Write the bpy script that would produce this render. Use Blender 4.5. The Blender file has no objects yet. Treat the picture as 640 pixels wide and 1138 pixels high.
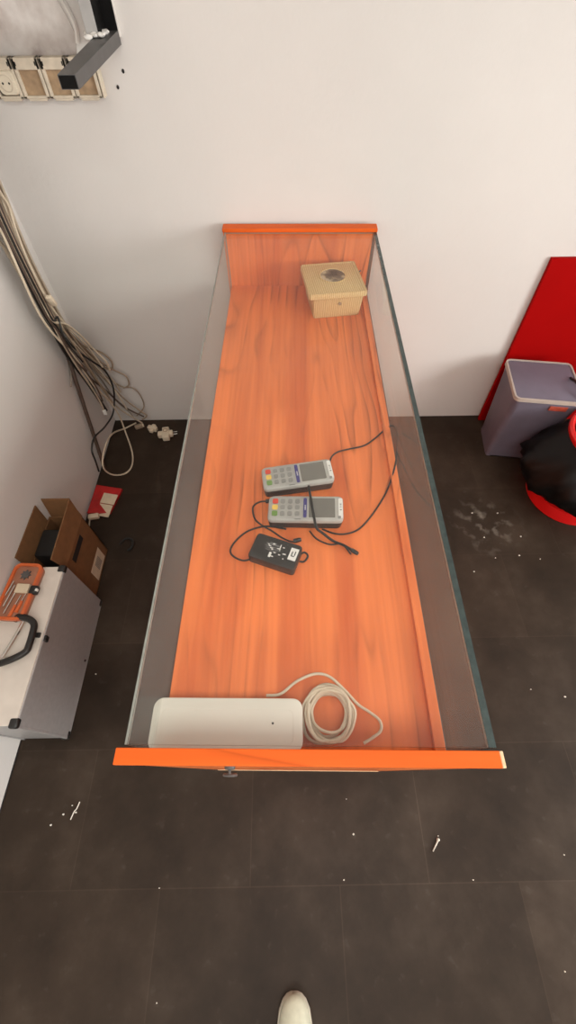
import bpy, bmesh, math, random
from mathutils import Vector, Matrix
random.seed(7)
PI = math.pi
col = bpy.context.scene.collection
sc = bpy.context.scene

CABLES = [
  ('grey', 0.0035, [(-0.9972, 1.6882, 1.2216), (-0.9972, 1.6699, 1.1036), (-0.9972, 1.6642, 0.9913), (-0.9972, 1.6597, 0.8704), (-0.9972, 1.6618, 0.7536), (-0.9972, 1.669, 0.646), (-0.9972, 1.6592, 0.5496), (-0.9972, 1.622, 0.4981), (-0.9972, 1.5784, 0.4714)], 'thin grey cable stub hanging on the left wall beside the brown tube'),
  ('tan', 0.0042, [(-0.993, 1.7596, 1.1976), (-0.993, 1.7371, 1.0759), (-0.993, 1.7267, 0.9611), (-0.993, 1.7267, 0.8332), (-0.993, 1.7335, 0.7087), (-0.993, 1.7596, 0.621), (-0.986, 1.8257, 0.5181), (-0.909, 1.8257, 0.4761), (-0.8787, 1.8257, 0.4227), (-0.9009, 1.8257, 0.3734), (-0.9512, 1.8257, 0.413), (-0.993, 1.808, 0.4902)], 'tan cable bent into a short loop against the back wall'),
  ('tan', 0.0032, [(-0.9888, 1.7632, 1.1964), (-0.9888, 1.7401, 1.0746), (-0.9888, 1.7291, 0.9599), (-0.9888, 1.7297, 0.8314), (-0.9888, 1.7372, 0.7063), (-0.9888, 1.7828, 0.5675), (-0.9613, 1.8215, 0.3721), (-0.8832, 1.8215, 0.2714), (-0.8242, 1.8215, 0.2582), (-0.7985, 1.8215, 0.2141), (-0.8004, 1.8215, 0.1226), (-0.8622, 1.8215, 0.0546)], 'thin tan cable arching out on the back wall above the plugs'),
  ('tan', 0.0045, [(-0.9846, 1.7723, 1.1932), (-0.9846, 1.7484, 1.0712), (-0.9846, 1.7365, 0.9564), (-0.9846, 1.738, 0.8268), (-0.9846, 1.7465, 0.7004), (-0.9846, 1.7826, 0.5772), (-0.9619, 1.8173, 0.4622), (-0.9313, 1.8173, 0.3749)], 'tan cable stub along the right edge of the corner bundle'),
  ('tan', 0.004, [(-0.9804, 1.7537, 1.1995), (-0.9804, 1.7305, 1.0785), (-0.9804, 1.7193, 0.9646), (-0.9804, 1.7202, 0.8366), (-0.9804, 1.728, 0.712), (-0.9804, 1.7667, 0.6161), (-0.9508, 1.8131, 0.4651), (-0.8881, 1.8131, 0.3886), (-0.8291, 1.8131, 0.3424), (-0.8339, 1.8131, 0.2836), (-0.8687, 1.8131, 0.266)], 'tan cable whose tip hooks down on the back wall'),
  ('beige', 0.006, [(-0.9762, 1.5829, 1.1656), (-0.9762, 1.5974, 1.0712), (-0.9762, 1.6064, 0.984), (-0.9762, 1.6164, 0.8871), (-0.9762, 1.6398, 0.7631), (-0.9762, 1.6667, 0.6199), (-0.9762, 1.6944, 0.482)], 'thick beige cable flat along the left wall'),
  ('beige', 0.0045, [(-0.972, 1.7608, 1.197), (-0.972, 1.7365, 1.0759), (-0.972, 1.724, 0.9622), (-0.972, 1.7263, 0.8332), (-0.972, 1.7354, 0.7072), (-0.972, 1.7684, 0.5579), (-0.9349, 1.8047, 0.4069), (-0.8975, 1.8047, 0.3036), (-0.8895, 1.8047, 0.2428)], 'beige cable spreading furthest right from the bundle'),
  ('black', 0.0085, [(-0.9678, 1.6145, 1.1896), (-0.9678, 1.6288, 1.0833), (-0.9678, 1.6288, 0.9889), (-0.9678, 1.6125, 0.8455), (-0.9678, 1.6147, 0.7256), (-0.9678, 1.6277, 0.5966), (-0.9678, 1.6649, 0.4633), (-0.9678, 1.6955, 0.3264), (-0.9678, 1.7215, 0.1917)], 'thick black cable along the lower edge of the corner bundle'),
  ('tan', 0.004, [(-0.9636, 1.697, 1.2184), (-0.9636, 1.6757, 1.1009), (-0.9636, 1.6663, 0.9899), (-0.9636, 1.6656, 0.8667), (-0.9636, 1.6716, 0.747), (-0.9636, 1.7008, 0.6328), (-0.9636, 1.7727, 0.4533), (-0.929, 1.7963, 0.317), (-0.8777, 1.7963, 0.1994), (-0.8225, 1.7963, 0.1192), (-0.7937, 1.7963, 0.0774), (-0.8277, 1.7963, 0.0498)], 'tan cable reaching the floor edge beside the white plug'),
  ('grey', 0.004, [(-0.9594, 1.6843, 1.2226), (-0.9594, 1.6634, 1.1058), (-0.9594, 1.6544, 0.9955), (-0.9594, 1.6535, 0.8734), (-0.9594, 1.6591, 0.7548), (-0.9594, 1.6861, 0.6695), (-0.9594, 1.74, 0.5088), (-0.9529, 1.7921, 0.3267), (-0.9296, 1.7921, 0.2041), (-0.8805, 1.7921, 0.1106), (-0.8672, 1.7921, 0.0546)], 'grey cable in the middle of the corner bundle'),
  ('grey', 0.0055, [(-0.9552, 1.5734, 1.1846), (-0.9552, 1.5839, 1.0886), (-0.9552, 1.5905, 0.9886), (-0.9552, 1.5854, 0.8539), (-0.9552, 1.6062, 0.7311), (-0.9552, 1.6511, 0.6028), (-0.9552, 1.6954, 0.4705)], 'thick grey cable stub in the lower half of the corner bundle'),
  ('beige', 0.0045, [(-0.951, 1.6594, 1.2309), (-0.951, 1.6392, 1.1157), (-0.951, 1.6309, 1.0068), (-0.951, 1.6294, 0.8867), (-0.951, 1.6343, 0.7702), (-0.951, 1.6442, 0.68), (-0.951, 1.6947, 0.5222), (-0.951, 1.7469, 0.3291), (-0.9333, 1.7837, 0.1597), (-0.8691, 1.7837, 0.0769), (-0.8303, 1.7837, 0.0335)], 'beige cable running to the small white plug'),
  ('brown', 0.0045, [(-0.9468, 1.632, 1.2401), (-0.9468, 1.613, 1.1264), (-0.9468, 1.6059, 1.0187), (-0.9468, 1.6033, 0.9012), (-0.9468, 1.607, 0.7872), (-0.9468, 1.6175, 0.7235), (-0.9468, 1.6435, 0.5799), (-0.9468, 1.6733, 0.4562), (-0.9468, 1.775, 0.2814), (-0.8914, 1.7795, 0.1628), (-0.8036, 1.7795, 0.0867)], 'brown cable crossing under the tan ones'),
  ('black', 0.0045, [(-0.9426, 1.5828, 1.2208), (-0.9426, 1.5845, 1.1218), (-0.9426, 1.5756, 1.0148), (-0.9426, 1.5651, 0.8802), (-0.9426, 1.5795, 0.7728), (-0.9426, 1.6026, 0.6557), (-0.9426, 1.6433, 0.5509), (-0.9426, 1.6585, 0.436), (-0.9426, 1.6593, 0.3458)], 'thin black cable under the cream one in the corner bundle'),
  ('beige', 0.0042, [(-0.9384, 1.6078, 1.2481), (-0.9384, 1.5895, 1.136), (-0.9384, 1.583, 1.0296), (-0.9384, 1.5799, 0.9141), (-0.9384, 1.583, 0.8021), (-0.9384, 1.5894, 0.6913), (-0.9384, 1.6077, 0.5585), (-0.9384, 1.6361, 0.4328), (-0.9384, 1.652, 0.3287), (-0.9384, 1.6486, 0.253)], 'beige cable with a small white connector dangling over the left wall'),
  ('brown', 0.005, [(-0.9342, 1.6351, 1.2389), (-0.9342, 1.615, 1.1255), (-0.9342, 1.6065, 1.0183), (-0.9342, 1.6053, 0.8999), (-0.9342, 1.6104, 0.7849), (-0.9342, 1.6483, 0.7199), (-0.9342, 1.6708, 0.6071), (-0.9342, 1.6955, 0.5011), (-0.9342, 1.7152, 0.3782)], 'brown cable stub among the tan ones'),
  ('cream', 0.0035, [(-0.93, 1.6531, 1.2328), (-0.93, 1.6317, 1.1186), (-0.93, 1.6217, 1.0109), (-0.93, 1.622, 0.8906), (-0.93, 1.6287, 0.7734), (-0.93, 1.6413, 0.6904), (-0.93, 1.7175, 0.5249), (-0.9155, 1.7627, 0.3841), (-0.8866, 1.7627, 0.2544), (-0.8746, 1.7627, 0.1582)], 'thin cream cable running down the right side of the bundle'),
  ('black', 0.0045, [(-0.9258, 1.5691, 1.2399), (-0.9258, 1.5717, 1.1432), (-0.9258, 1.5636, 1.0267), (-0.9258, 1.5602, 0.897), (-0.9258, 1.582, 0.779), (-0.9258, 1.6344, 0.6419), (-0.9258, 1.718, 0.5144), (-0.8991, 1.7585, 0.4257), (-0.8925, 1.7585, 0.3301), (-0.917, 1.7585, 0.2337), (-0.9258, 1.6857, 0.1922), (-0.9258, 1.5547, 0.2298), (-0.9258, 1.4331, 0.2855), (-0.9258, 1.3614, 0.2747), (-0.9258, 1.3417, 0.2185), (-0.9258, 1.3213, 0.1601)], 'black cable curling back over the brown tube near the floor'),
  ('tan', 0.005, [(-0.9216, 1.6031, 1.2495), (-0.9216, 1.5839, 1.1382), (-0.9216, 1.5761, 1.0328), (-0.9216, 1.5744, 0.9169), (-0.9216, 1.5788, 0.8045), (-0.9216, 1.6129, 0.7428), (-0.9216, 1.6487, 0.6041), (-0.9216, 1.6828, 0.4375), (-0.9216, 1.7197, 0.3164), (-0.9216, 1.7232, 0.2403)], 'thick tan cable in the middle of the corner bundle'),
  ('cream', 0.0042, [(-0.9174, 1.5356, 1.2328), (-0.9174, 1.5319, 1.133), (-0.9174, 1.5145, 1.0234), (-0.9174, 1.5, 0.8899), (-0.9174, 1.5244, 0.7767), (-0.9174, 1.5891, 0.6334), (-0.9174, 1.6295, 0.438), (-0.9174, 1.6968, 0.2885), (-0.9174, 1.7334, 0.1466), (-0.9174, 1.7207, 0.0334), (-0.8576, 1.579, 0.007), (-0.8428, 1.4746, 0.007), (-0.8771, 1.425, 0.007), (-0.9174, 1.384, 0.0596), (-0.9174, 1.362, 0.1596), (-0.9174, 1.4651, 0.1856), (-0.9174, 1.5835, 0.1539), (-0.9174, 1.7342, 0.0414), (-0.8504, 1.7501, 0.0671)], 'long cream cable whose end makes a wide loop on the floor corner'),
  ('cream', 0.004, [(-0.9132, 1.6151, 1.2803), (-0.9132, 1.6289, 1.2214), (-0.9132, 1.638, 1.1751), (-0.9132, 1.6177, 1.1297), (-0.9132, 1.5941, 1.0453), (-0.9132, 1.5856, 0.9244), (-0.9132, 1.6041, 0.8196), (-0.9132, 1.659, 0.7041), (-0.9132, 1.7301, 0.5743), (-0.8956, 1.7459, 0.4515)], 'cream cable bowing away from the bundle at its top'),
  ('brown', 0.004, [(-0.909, 1.5527, 1.2664), (-0.909, 1.5353, 1.158), (-0.909, 1.5293, 1.0551), (-0.909, 1.526, 0.9436), (-0.909, 1.5287, 0.8357), (-0.909, 1.5468, 0.7777), (-0.909, 1.5579, 0.6516), (-0.909, 1.6063, 0.5295), (-0.909, 1.6303, 0.4153), (-0.909, 1.624, 0.3415)], 'thin brown cable twisting over the black ones'),
  ('cream', 0.0046, [(-0.9048, 1.5644, 1.2624), (-0.9048, 1.546, 1.1536), (-0.9048, 1.5389, 1.0504), (-0.9048, 1.5367, 0.9377), (-0.9048, 1.5405, 0.8283), (-0.9048, 1.6224, 0.761), (-0.9048, 1.6989, 0.6557), (-0.8957, 1.7375, 0.5592), (-0.8623, 1.7375, 0.4887), (-0.8638, 1.7375, 0.4361)], 'cream cable lying on top of the bundle and ending at mid height'),
  ('black', 0.004, [(-0.9006, 1.5618, 1.2632), (-0.9006, 1.5433, 1.1546), (-0.9006, 1.536, 1.0518), (-0.9006, 1.534, 0.9391), (-0.9006, 1.5381, 0.8297), (-0.9006, 1.5821, 0.8176), (-0.9006, 1.5571, 0.7547), (-0.9006, 1.5699, 0.6783), (-0.9006, 1.6049, 0.5889)], 'black cable twisted over the top of the bundle'),
]
SHELF = {
  'loop': [(0.1284, 0.7837, 0.845), (0.139, 0.8136, 0.838), (0.1611, 0.8418, 0.8255), (0.1948, 0.852, 0.8255), (0.2428, 0.8657, 0.8255), (0.2829, 0.8984, 0.8255), (0.3089, 0.9247, 0.8255), (0.3354, 0.9319, 0.841), (0.3452, 0.9048, 0.841), (0.3371, 0.8529, 0.841), (0.3197, 0.776, 0.841), (0.2867, 0.6948, 0.8255), (0.2388, 0.6196, 0.8255), (0.1967, 0.5717, 0.8255), (0.1616, 0.5556, 0.8255), (0.1283, 0.5562, 0.8255), (0.0958, 0.5707, 0.8255)],
  'cross': [(0.0627, 0.6784, 0.874), (0.0659, 0.6425, 0.874), (0.0723, 0.5771, 0.874), (0.0782, 0.55, 0.865), (0.0937, 0.5511, 0.84), (0.1217, 0.5337, 0.827), (0.1487, 0.5199, 0.827), (0.1705, 0.5037, 0.827)],
  'cross2': [(0.0618, 0.5636, 0.829), (0.0796, 0.5387, 0.829), (0.1114, 0.5221, 0.829), (0.144, 0.5215, 0.829), (0.1645, 0.4924, 0.829)],
  'adcord': [(-0.0896, 0.4804, 0.836), (-0.1105, 0.4788, 0.83), (-0.1368, 0.494, 0.826), (-0.1448, 0.5124, 0.826), (-0.1323, 0.5388, 0.826), (-0.1051, 0.5656, 0.826), (-0.072, 0.579, 0.826), (-0.0432, 0.5812, 0.826), (0.0, 0.5721, 0.826)],
  't1cord': [(-0.0506, 0.6537, 0.84), (-0.0731, 0.6538, 0.836), (-0.0902, 0.639, 0.832), (-0.0843, 0.6038, 0.832), (-0.0669, 0.5836, 0.832), (-0.038, 0.5636, 0.832), (-0.0097, 0.5413, 0.832), (0.0134, 0.5268, 0.838), (0.0227, 0.5281, 0.84)],
  'adtail': [(0.0286, 0.4865, 0.835), (0.0453, 0.5002, 0.828), (0.0541, 0.4897, 0.828), (0.0443, 0.4746, 0.828), (0.0328, 0.4728, 0.832)],
  'coil_out': [(0.0268, 0.0967, 0.83), (0.044, 0.074, 0.83), (0.0869, 0.0702, 0.83), (0.111, 0.0987, 0.83), (0.1174, 0.1286, 0.83), (0.101, 0.1565, 0.83), (0.0674, 0.1677, 0.83), (0.0328, 0.1611, 0.83), (0.0098, 0.1545, 0.83)],
  'tail': [(-0.0473, 0.1612, 0.827), (-0.0167, 0.1642, 0.827), (0.0184, 0.1889, 0.827), (0.0579, 0.2031, 0.827), (0.0888, 0.197, 0.827), (0.1178, 0.171, 0.827), (0.1453, 0.1406, 0.827), (0.1662, 0.1265, 0.827), (0.1863, 0.1094, 0.827), (0.1857, 0.0913, 0.827), (0.1676, 0.0787, 0.827), (0.1484, 0.0694, 0.827)],
  'plugend': [(0.1701, 0.5026, 0.829), (0.1577, 0.5186, 0.829)],
}


# ------------------------------------------------------------------ materials
def srgb(r, g, b):
    f = lambda c: (c/255/12.92) if c/255 <= .04045 else ((c/255+.055)/1.055)**2.4
    return (f(r), f(g), f(b), 1)

def newmat(name):
    m = bpy.data.materials.new(name); m.use_nodes = True
    nt = m.node_tree
    return m, nt, nt.nodes['Principled BSDF'], nt.nodes['Material Output']

def N(nt, t, **kw):
    n = nt.nodes.new(t)
    for k, v in kw.items(): setattr(n, k, v)
    return n

def ramp(nt, stops):
    r = nt.nodes.new('ShaderNodeValToRGB')
    e = r.color_ramp.elements
    e[0].position, e[0].color = stops[0]
    e[1].position, e[1].color = stops[-1]
    for p, c in stops[1:-1]:
        x = e.new(p); x.color = c
    return r

def plain(name, c, rough=.5, metal=0., var=.08, scale=30., bump=0., coat=0., spec=.5):
    m, nt, b, o = newmat(name)
    tc = N(nt, 'ShaderNodeTexCoord'); no = N(nt, 'ShaderNodeTexNoise')
    no.inputs['Scale'].default_value = scale; no.inputs['Detail'].default_value = 4
    nt.links.new(tc.outputs['Object'], no.inputs['Vector'])
    lo = tuple(max(0, v*(1-var)) for v in c[:3])+(1,); hi = tuple(min(1, v*(1+var)) for v in c[:3])+(1,)
    r = ramp(nt, [(.3, lo), (.7, hi)])
    nt.links.new(no.outputs['Fac'], r.inputs['Fac']); nt.links.new(r.outputs['Color'], b.inputs['Base Color'])
    b.inputs['Roughness'].default_value = rough; b.inputs['Metallic'].default_value = metal
    b.inputs['Specular IOR Level'].default_value = spec
    if coat: b.inputs['Coat Weight'].default_value = coat
    if bump:
        bp = N(nt, 'ShaderNodeBump'); bp.inputs['Strength'].default_value = bump; bp.inputs['Distance'].default_value = .002
        nt.links.new(no.outputs['Fac'], bp.inputs['Height']); nt.links.new(bp.outputs['Normal'], b.inputs['Normal'])
    return m

def wood(name, axis, base, dark, streak=1.0, rough=.38, spec=.4):
    m, nt, b, o = newmat(name)
    tc = N(nt, 'ShaderNodeTexCoord')
    def mapped(s_across, s_along, off=0):
        mp = N(nt, 'ShaderNodeMapping')
        s = [s_across]*3; s['xyz'.index(axis)] = s_along
        mp.inputs['Scale'].default_value = s; mp.inputs['Location'].default_value = (off, off*.7, off*.3)
        nt.links.new(tc.outputs['Object'], mp.inputs['Vector']); return mp
    a = N(nt, 'ShaderNodeTexNoise'); a.inputs['Scale'].default_value = 1; a.inputs['Detail'].default_value = 4; a.inputs['Distortion'].default_value = .5
    nt.links.new(mapped(13, .8).outputs[0], a.inputs['Vector'])
    f = N(nt, 'ShaderNodeTexNoise'); f.inputs['Scale'].default_value = 1; f.inputs['Detail'].default_value = 6
    nt.links.new(mapped(90, 2.2, 3).outputs[0], f.inputs['Vector'])
    # contour lines of a stretched height field: cathedral figure with drifting dark lines
    g = N(nt, 'ShaderNodeTexNoise'); g.inputs['Scale'].default_value = 1; g.inputs['Detail'].default_value = 1.6; g.inputs['Roughness'].default_value = .45; g.inputs['Distortion'].default_value = .35
    nt.links.new(mapped(4.6, .75, 1.7).outputs[0], g.inputs['Vector'])
    gm = N(nt, 'ShaderNodeMath', operation='MULTIPLY'); gm.inputs[1].default_value = 13; nt.links.new(g.outputs['Fac'], gm.inputs[0])
    gf = N(nt, 'ShaderNodeMath', operation='FRACT'); nt.links.new(gm.outputs[0], gf.inputs[0])
    rw = ramp(nt, [(.0, (0, 0, 0, 1)), (.60, (.12, .12, .12, 1)), (.84, (.6, .6, .6, 1)), (.90, (1, 1, 1, 1)), (.95, (.4, .4, .4, 1)), (1, (0, 0, 0, 1))])
    nt.links.new(gf.outputs[0], rw.inputs['Fac'])
    ra = ramp(nt, [(.30, dark), (.52, base), (.72, tuple(min(1, v*1.10) for v in base[:3])+(1,))])
    nt.links.new(a.outputs['Fac'], ra.inputs['Fac'])
    mx = N(nt, 'ShaderNodeMix', data_type='RGBA', blend_type='MULTIPLY'); mx.inputs['Factor'].default_value = .42*streak
    rf = ramp(nt, [(.35, (.78, .70, .62, 1)), (.62, (1, 1, 1, 1))])
    nt.links.new(f.outputs['Fac'], rf.inputs['Fac'])
    nt.links.new(ra.outputs['Color'], mx.inputs['A']); nt.links.new(rf.outputs['Color'], mx.inputs['B'])
    m2 = N(nt, 'ShaderNodeMix', data_type='RGBA', blend_type='MIX')
    sg = N(nt, 'ShaderNodeTexNoise'); sg.inputs['Scale'].default_value = 3.0; sg.inputs['Detail'].default_value = 2
    nt.links.new(tc.outputs['Object'], sg.inputs['Vector'])
    sgr = ramp(nt, [(.42, (.1, .1, .1, 1)), (.66, (1, 1, 1, 1))]); nt.links.new(sg.outputs['Fac'], sgr.inputs['Fac'])
    mu = N(nt, 'ShaderNodeMath', operation='MULTIPLY'); nt.links.new(rw.outputs['Color'], mu.inputs[0]); nt.links.new(sgr.outputs['Color'], mu.inputs[1])
    m3 = N(nt, 'ShaderNodeMath', operation='MULTIPLY'); m3.inputs[1].default_value = .95*streak; nt.links.new(mu.outputs[0], m3.inputs[0])
    nt.links.new(m3.outputs[0], m2.inputs['Factor']); nt.links.new(mx.outputs['Result'], m2.inputs['A'])
    m2.inputs['B'].default_value = tuple(v*.45 for v in dark[:3])+(1,)
    nt.links.new(m2.outputs['Result'], b.inputs['Base Color'])
    b.inputs['Roughness'].default_value = rough; b.inputs['Specular IOR Level'].default_value = spec
    return m

def glass_mat(name, tint, dust, refl=1., dustcol=(.8, .79, .75, 1)):
    m, nt, b, o = newmat(name)
    nt.nodes.remove(b)
    lw = N(nt, 'ShaderNodeLayerWeight'); lw.inputs['Blend'].default_value = .5
    p5 = N(nt, 'ShaderNodeMath', operation='POWER'); p5.inputs[1].default_value = 5
    nt.links.new(lw.outputs['Facing'], p5.inputs[0])
    sch = N(nt, 'ShaderNodeMath', operation='MULTIPLY_ADD'); sch.inputs[1].default_value = .95*refl; sch.inputs[2].default_value = .035*refl
    nt.links.new(p5.outputs[0], sch.inputs[0])
    tr = N(nt, 'ShaderNodeBsdfTransparent'); tr.inputs['Color'].default_value = tint
    df = N(nt, 'ShaderNodeBsdfDiffuse'); df.inputs['Color'].default_value = dustcol
    gl = N(nt, 'ShaderNodeBsdfGlossy'); gl.inputs['Roughness'].default_value = 0
    tc = N(nt, 'ShaderNodeTexCoord'); no = N(nt, 'ShaderNodeTexNoise'); no.inputs['Scale'].default_value = 5; no.inputs['Detail'].default_value = 5
    nt.links.new(tc.outputs['Object'], no.inputs['Vector'])
    mr = N(nt, 'ShaderNodeMapRange'); mr.inputs['To Min'].default_value = dust*.6; mr.inputs['To Max'].default_value = dust*1.4
    nt.links.new(no.outputs['Fac'], mr.inputs['Value'])
    a = N(nt, 'ShaderNodeMixShader'); nt.links.new(mr.outputs[0], a.inputs[0]); nt.links.new(tr.outputs[0], a.inputs[1]); nt.links.new(df.outputs[0], a.inputs[2])
    c = N(nt, 'ShaderNodeMixShader'); nt.links.new(sch.outputs[0], c.inputs[0]); nt.links.new(a.outputs[0], c.inputs[1]); nt.links.new(gl.outputs[0], c.inputs[2])
    nt.links.new(c.outputs[0], o.inputs['Surface'])
    return m

def wall_mat(name, c, var=.06):
    m, nt, b, o = newmat(name)
    tc = N(nt, 'ShaderNodeTexCoord')
    n1 = N(nt, 'ShaderNodeTexNoise'); n1.inputs['Scale'].default_value = 1.6; n1.inputs['Detail'].default_value = 6
    n2 = N(nt, 'ShaderNodeTexNoise'); n2.inputs['Scale'].default_value = 60; n2.inputs['Detail'].default_value = 3
    for n in (n1, n2): nt.links.new(tc.outputs['Object'], n.inputs['Vector'])
    r = ramp(nt, [(.3, tuple(v*(1-var) for v in c[:3])+(1,)), (.65, c)])
    nt.links.new(n1.outputs['Fac'], r.inputs['Fac']); nt.links.new(r.outputs['Color'], b.inputs['Base Color'])
    bp = N(nt, 'ShaderNodeBump'); bp.inputs['Strength'].default_value = .12; bp.inputs['Distance'].default_value = .003
    nt.links.new(n2.outputs['Fac'], bp.inputs['Height']); nt.links.new(bp.outputs['Normal'], b.inputs['Normal'])
    b.inputs['Roughness'].default_value = .75; b.inputs['Specular IOR Level'].default_value = .25
    return m

def floor_mat():
    m, nt, b, o = newmat('slate_tiles')
    tc = N(nt, 'ShaderNodeTexCoord'); mp = N(nt, 'ShaderNodeMapping')
    mp.inputs['Location'].default_value = (.422, .2687, 0)
    nt.links.new(tc.outputs['Object'], mp.inputs['Vector'])
    br = N(nt, 'ShaderNodeTexBrick'); br.offset = .5; br.offset_frequency = 2; br.squash = 1
    br.inputs['Scale'].default_value = 1; br.inputs['Brick Width'].default_value = .5773; br.inputs['Row Height'].default_value = .3925
    br.inputs['Mortar Size'].default_value = .0022; br.inputs['Mortar Smooth'].default_value = .6; br.inputs['Bias'].default_value = 0
    br.inputs['Color1'].default_value = (.8, .8, .8, 1); br.inputs['Color2'].default_value = (1.1, 1.1, 1.1, 1); br.inputs['Mortar'].default_value = (1.22, 1.22, 1.22, 1)
    nt.links.new(mp.outputs[0], br.inputs['Vector'])
    n1 = N(nt, 'ShaderNodeTexNoise'); n1.inputs['Scale'].default_value = 3.2; n1.inputs['Detail'].default_value = 7; n1.inputs['Roughness'].default_value = .62
    n2 = N(nt, 'ShaderNodeTexNoise'); n2.inputs['Scale'].default_value = 26; n2.inputs['Detail'].default_value = 6
    for n in (n1, n2): nt.links.new(tc.outputs['Object'], n.inputs['Vector'])
    r = ramp(nt, [(.28, (.021, .0135, .0090, 1)), (.5, (.036, .0243, .0165, 1)), (.74, (.064, .046, .033, 1))])
    nt.links.new(n1.outputs['Fac'], r.inputs['Fac'])
    mx = N(nt, 'ShaderNodeMix', data_type='RGBA', blend_type='MULTIPLY'); mx.inputs['Factor'].default_value = 1
    nt.links.new(r.outputs['Color'], mx.inputs['A']); nt.links.new(br.outputs['Color'], mx.inputs['B'])
    # pale dusty smears
    dr = ramp(nt, [(.63, (0, 0, 0, 1)), (.8, (1, 1, 1, 1))])
    nt.links.new(n2.outputs['Fac'], dr.inputs['Fac'])
    m2 = N(nt, 'ShaderNodeMix', data_type='RGBA'); mu = N(nt, 'ShaderNodeMath', operation='MULTIPLY'); mu.inputs[1].default_value = .10
    nt.links.new(dr.outputs['Color'], mu.inputs[0]); nt.links.new(mu.outputs[0], m2.inputs['Factor'])
    nt.links.new(mx.outputs['Result'], m2.inputs['A']); m2.inputs['B'].default_value = (.2, .18, .155, 1)
    # one scuffed patch of plaster dust beside the bins
    gx = N(nt, 'ShaderNodeVectorMath', operation='DISTANCE'); gx.inputs[1].default_value = (1.0, 1.08, 0)
    nt.links.new(tc.outputs['Object'], gx.inputs[0])
    gr = ramp(nt, [(.0, (1, 1, 1, 1)), (.2, (0, 0, 0, 1))]); nt.links.new(gx.outputs['Value'], gr.inputs['Fac'])
    n3 = N(nt, 'ShaderNodeTexNoise'); n3.inputs['Scale'].default_value = 19; n3.inputs['Detail'].default_value = 8; n3.inputs['Distortion'].default_value = .2
    nt.links.new(tc.outputs['Object'], n3.inputs['Vector'])
    r3 = ramp(nt, [(.52, (0, 0, 0, 1)), (.72, (1, 1, 1, 1))]); nt.links.new(n3.outputs['Fac'], r3.inputs['Fac'])
    mm = N(nt, 'ShaderNodeMath', operation='MULTIPLY'); nt.links.new(gr.outputs['Color'], mm.inputs[0]); nt.links.new(r3.outputs['Color'], mm.inputs[1])
    m3 = N(nt, 'ShaderNodeMix', data_type='RGBA'); nt.links.new(mm.outputs[0], m3.inputs['Factor'])
    nt.links.new(m2.outputs['Result'], m3.inputs['A']); m3.inputs['B'].default_value = (.20, .175, .145, 1)
    nt.links.new(m3.outputs['Result'], b.inputs['Base Color'])
    b.inputs['Roughness'].default_value = .5; b.inputs['Specular IOR Level'].default_value = .15
    bp = N(nt, 'ShaderNodeBump'); bp.inputs['Strength'].default_value = .25; bp.inputs['Distance'].default_value = .002
    nt.links.new(n2.outputs['Fac'], bp.inputs['Height']); nt.links.new(bp.outputs['Normal'], b.inputs['Normal'])
    return m

def patch_mat():
    m, nt, b, o = newmat('rough_plaster')
    tc = N(nt, 'ShaderNodeTexCoord')
    n1 = N(nt, 'ShaderNodeTexNoise'); n1.inputs['Scale'].default_value = 14; n1.inputs['Detail'].default_value = 7
    n2 = N(nt, 'ShaderNodeTexNoise'); n2.inputs['Scale'].default_value = 7; n2.inputs['Detail'].default_value = 5
    for n in (n1, n2): nt.links.new(tc.outputs['Object'], n.inputs['Vector'])
    r = ramp(nt, [(.25, (.26, .21, .19, 1)), (.42, (.54, .49, .46, 1)), (.6, (.70, .67, .64, 1)), (.75, (.80, .78, .75, 1))])
    nt.links.new(n1.outputs['Fac'], r.inputs['Fac'])
    # grime along the lower border of the patch
    sx = N(nt, 'ShaderNodeSeparateXYZ'); nt.links.new(tc.outputs['Object'], sx.inputs[0])
    mr = N(nt, 'ShaderNodeMapRange'); mr.inputs['From Min'].default_value = 1.49; mr.inputs['From Max'].default_value = 1.555; mr.inputs['To Min'].default_value = .75; mr.inputs['To Max'].default_value = 0
    nt.links.new(sx.outputs['Z'], mr.inputs['Value'])
    mu = N(nt, 'ShaderNodeMath', operation='MULTIPLY'); nt.links.new(mr.outputs[0], mu.inputs[0]); nt.links.new(n2.outputs['Fac'], mu.inputs[1])
    mx = N(nt, 'ShaderNodeMix', data_type='RGBA'); nt.links.new(mu.outputs[0], mx.inputs['Factor'])
    nt.links.new(r.outputs['Color'], mx.inputs['A']); mx.inputs['B'].default_value = (.12, .09, .075, 1)
    nt.links.new(mx.outputs['Result'], b.inputs['Base Color'])
    bp = N(nt, 'ShaderNodeBump'); bp.inputs['Strength'].default_value = .6; bp.inputs['Distance'].default_value = .004
    nt.links.new(n1.outputs['Fac'], bp.inputs['Height']); nt.links.new(bp.outputs['Normal'], b.inputs['Normal'])
    b.inputs['Roughness'].default_value = .9
    return m

def straw_mat():
    m, nt, b, o = newmat('pale_straw')
    tc = N(nt, 'ShaderNodeTexCoord')
    mp = N(nt, 'ShaderNodeMapping'); mp.inputs['Scale'].default_value = (1, .15, .15); nt.links.new(tc.outputs['Object'], mp.inputs['Vector'])
    w = N(nt, 'ShaderNodeTexWave'); w.inputs['Scale'].default_value = 40; w.inputs['Distortion'].default_value = 1.2; w.inputs['Detail'].default_value = 2
    nt.links.new(mp.outputs[0], w.inputs['Vector'])
    r = ramp(nt, [(.1, (.56, .365, .15, 1)), (.6, (.68, .475, .22, 1)), (1, (.73, .54, .28, 1))])
    nt.links.new(w.outputs['Fac'], r.inputs['Fac']); nt.links.new(r.outputs['Color'], b.inputs['Base Color'])
    bp = N(nt, 'ShaderNodeBump'); bp.inputs['Strength'].default_value = .5; bp.inputs['Distance'].default_value = .002
    nt.links.new(w.outputs['Fac'], bp.inputs['Height']); nt.links.new(bp.outputs['Normal'], b.inputs['Normal'])
    b.inputs['Roughness'].default_value = .6
    return m

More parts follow.
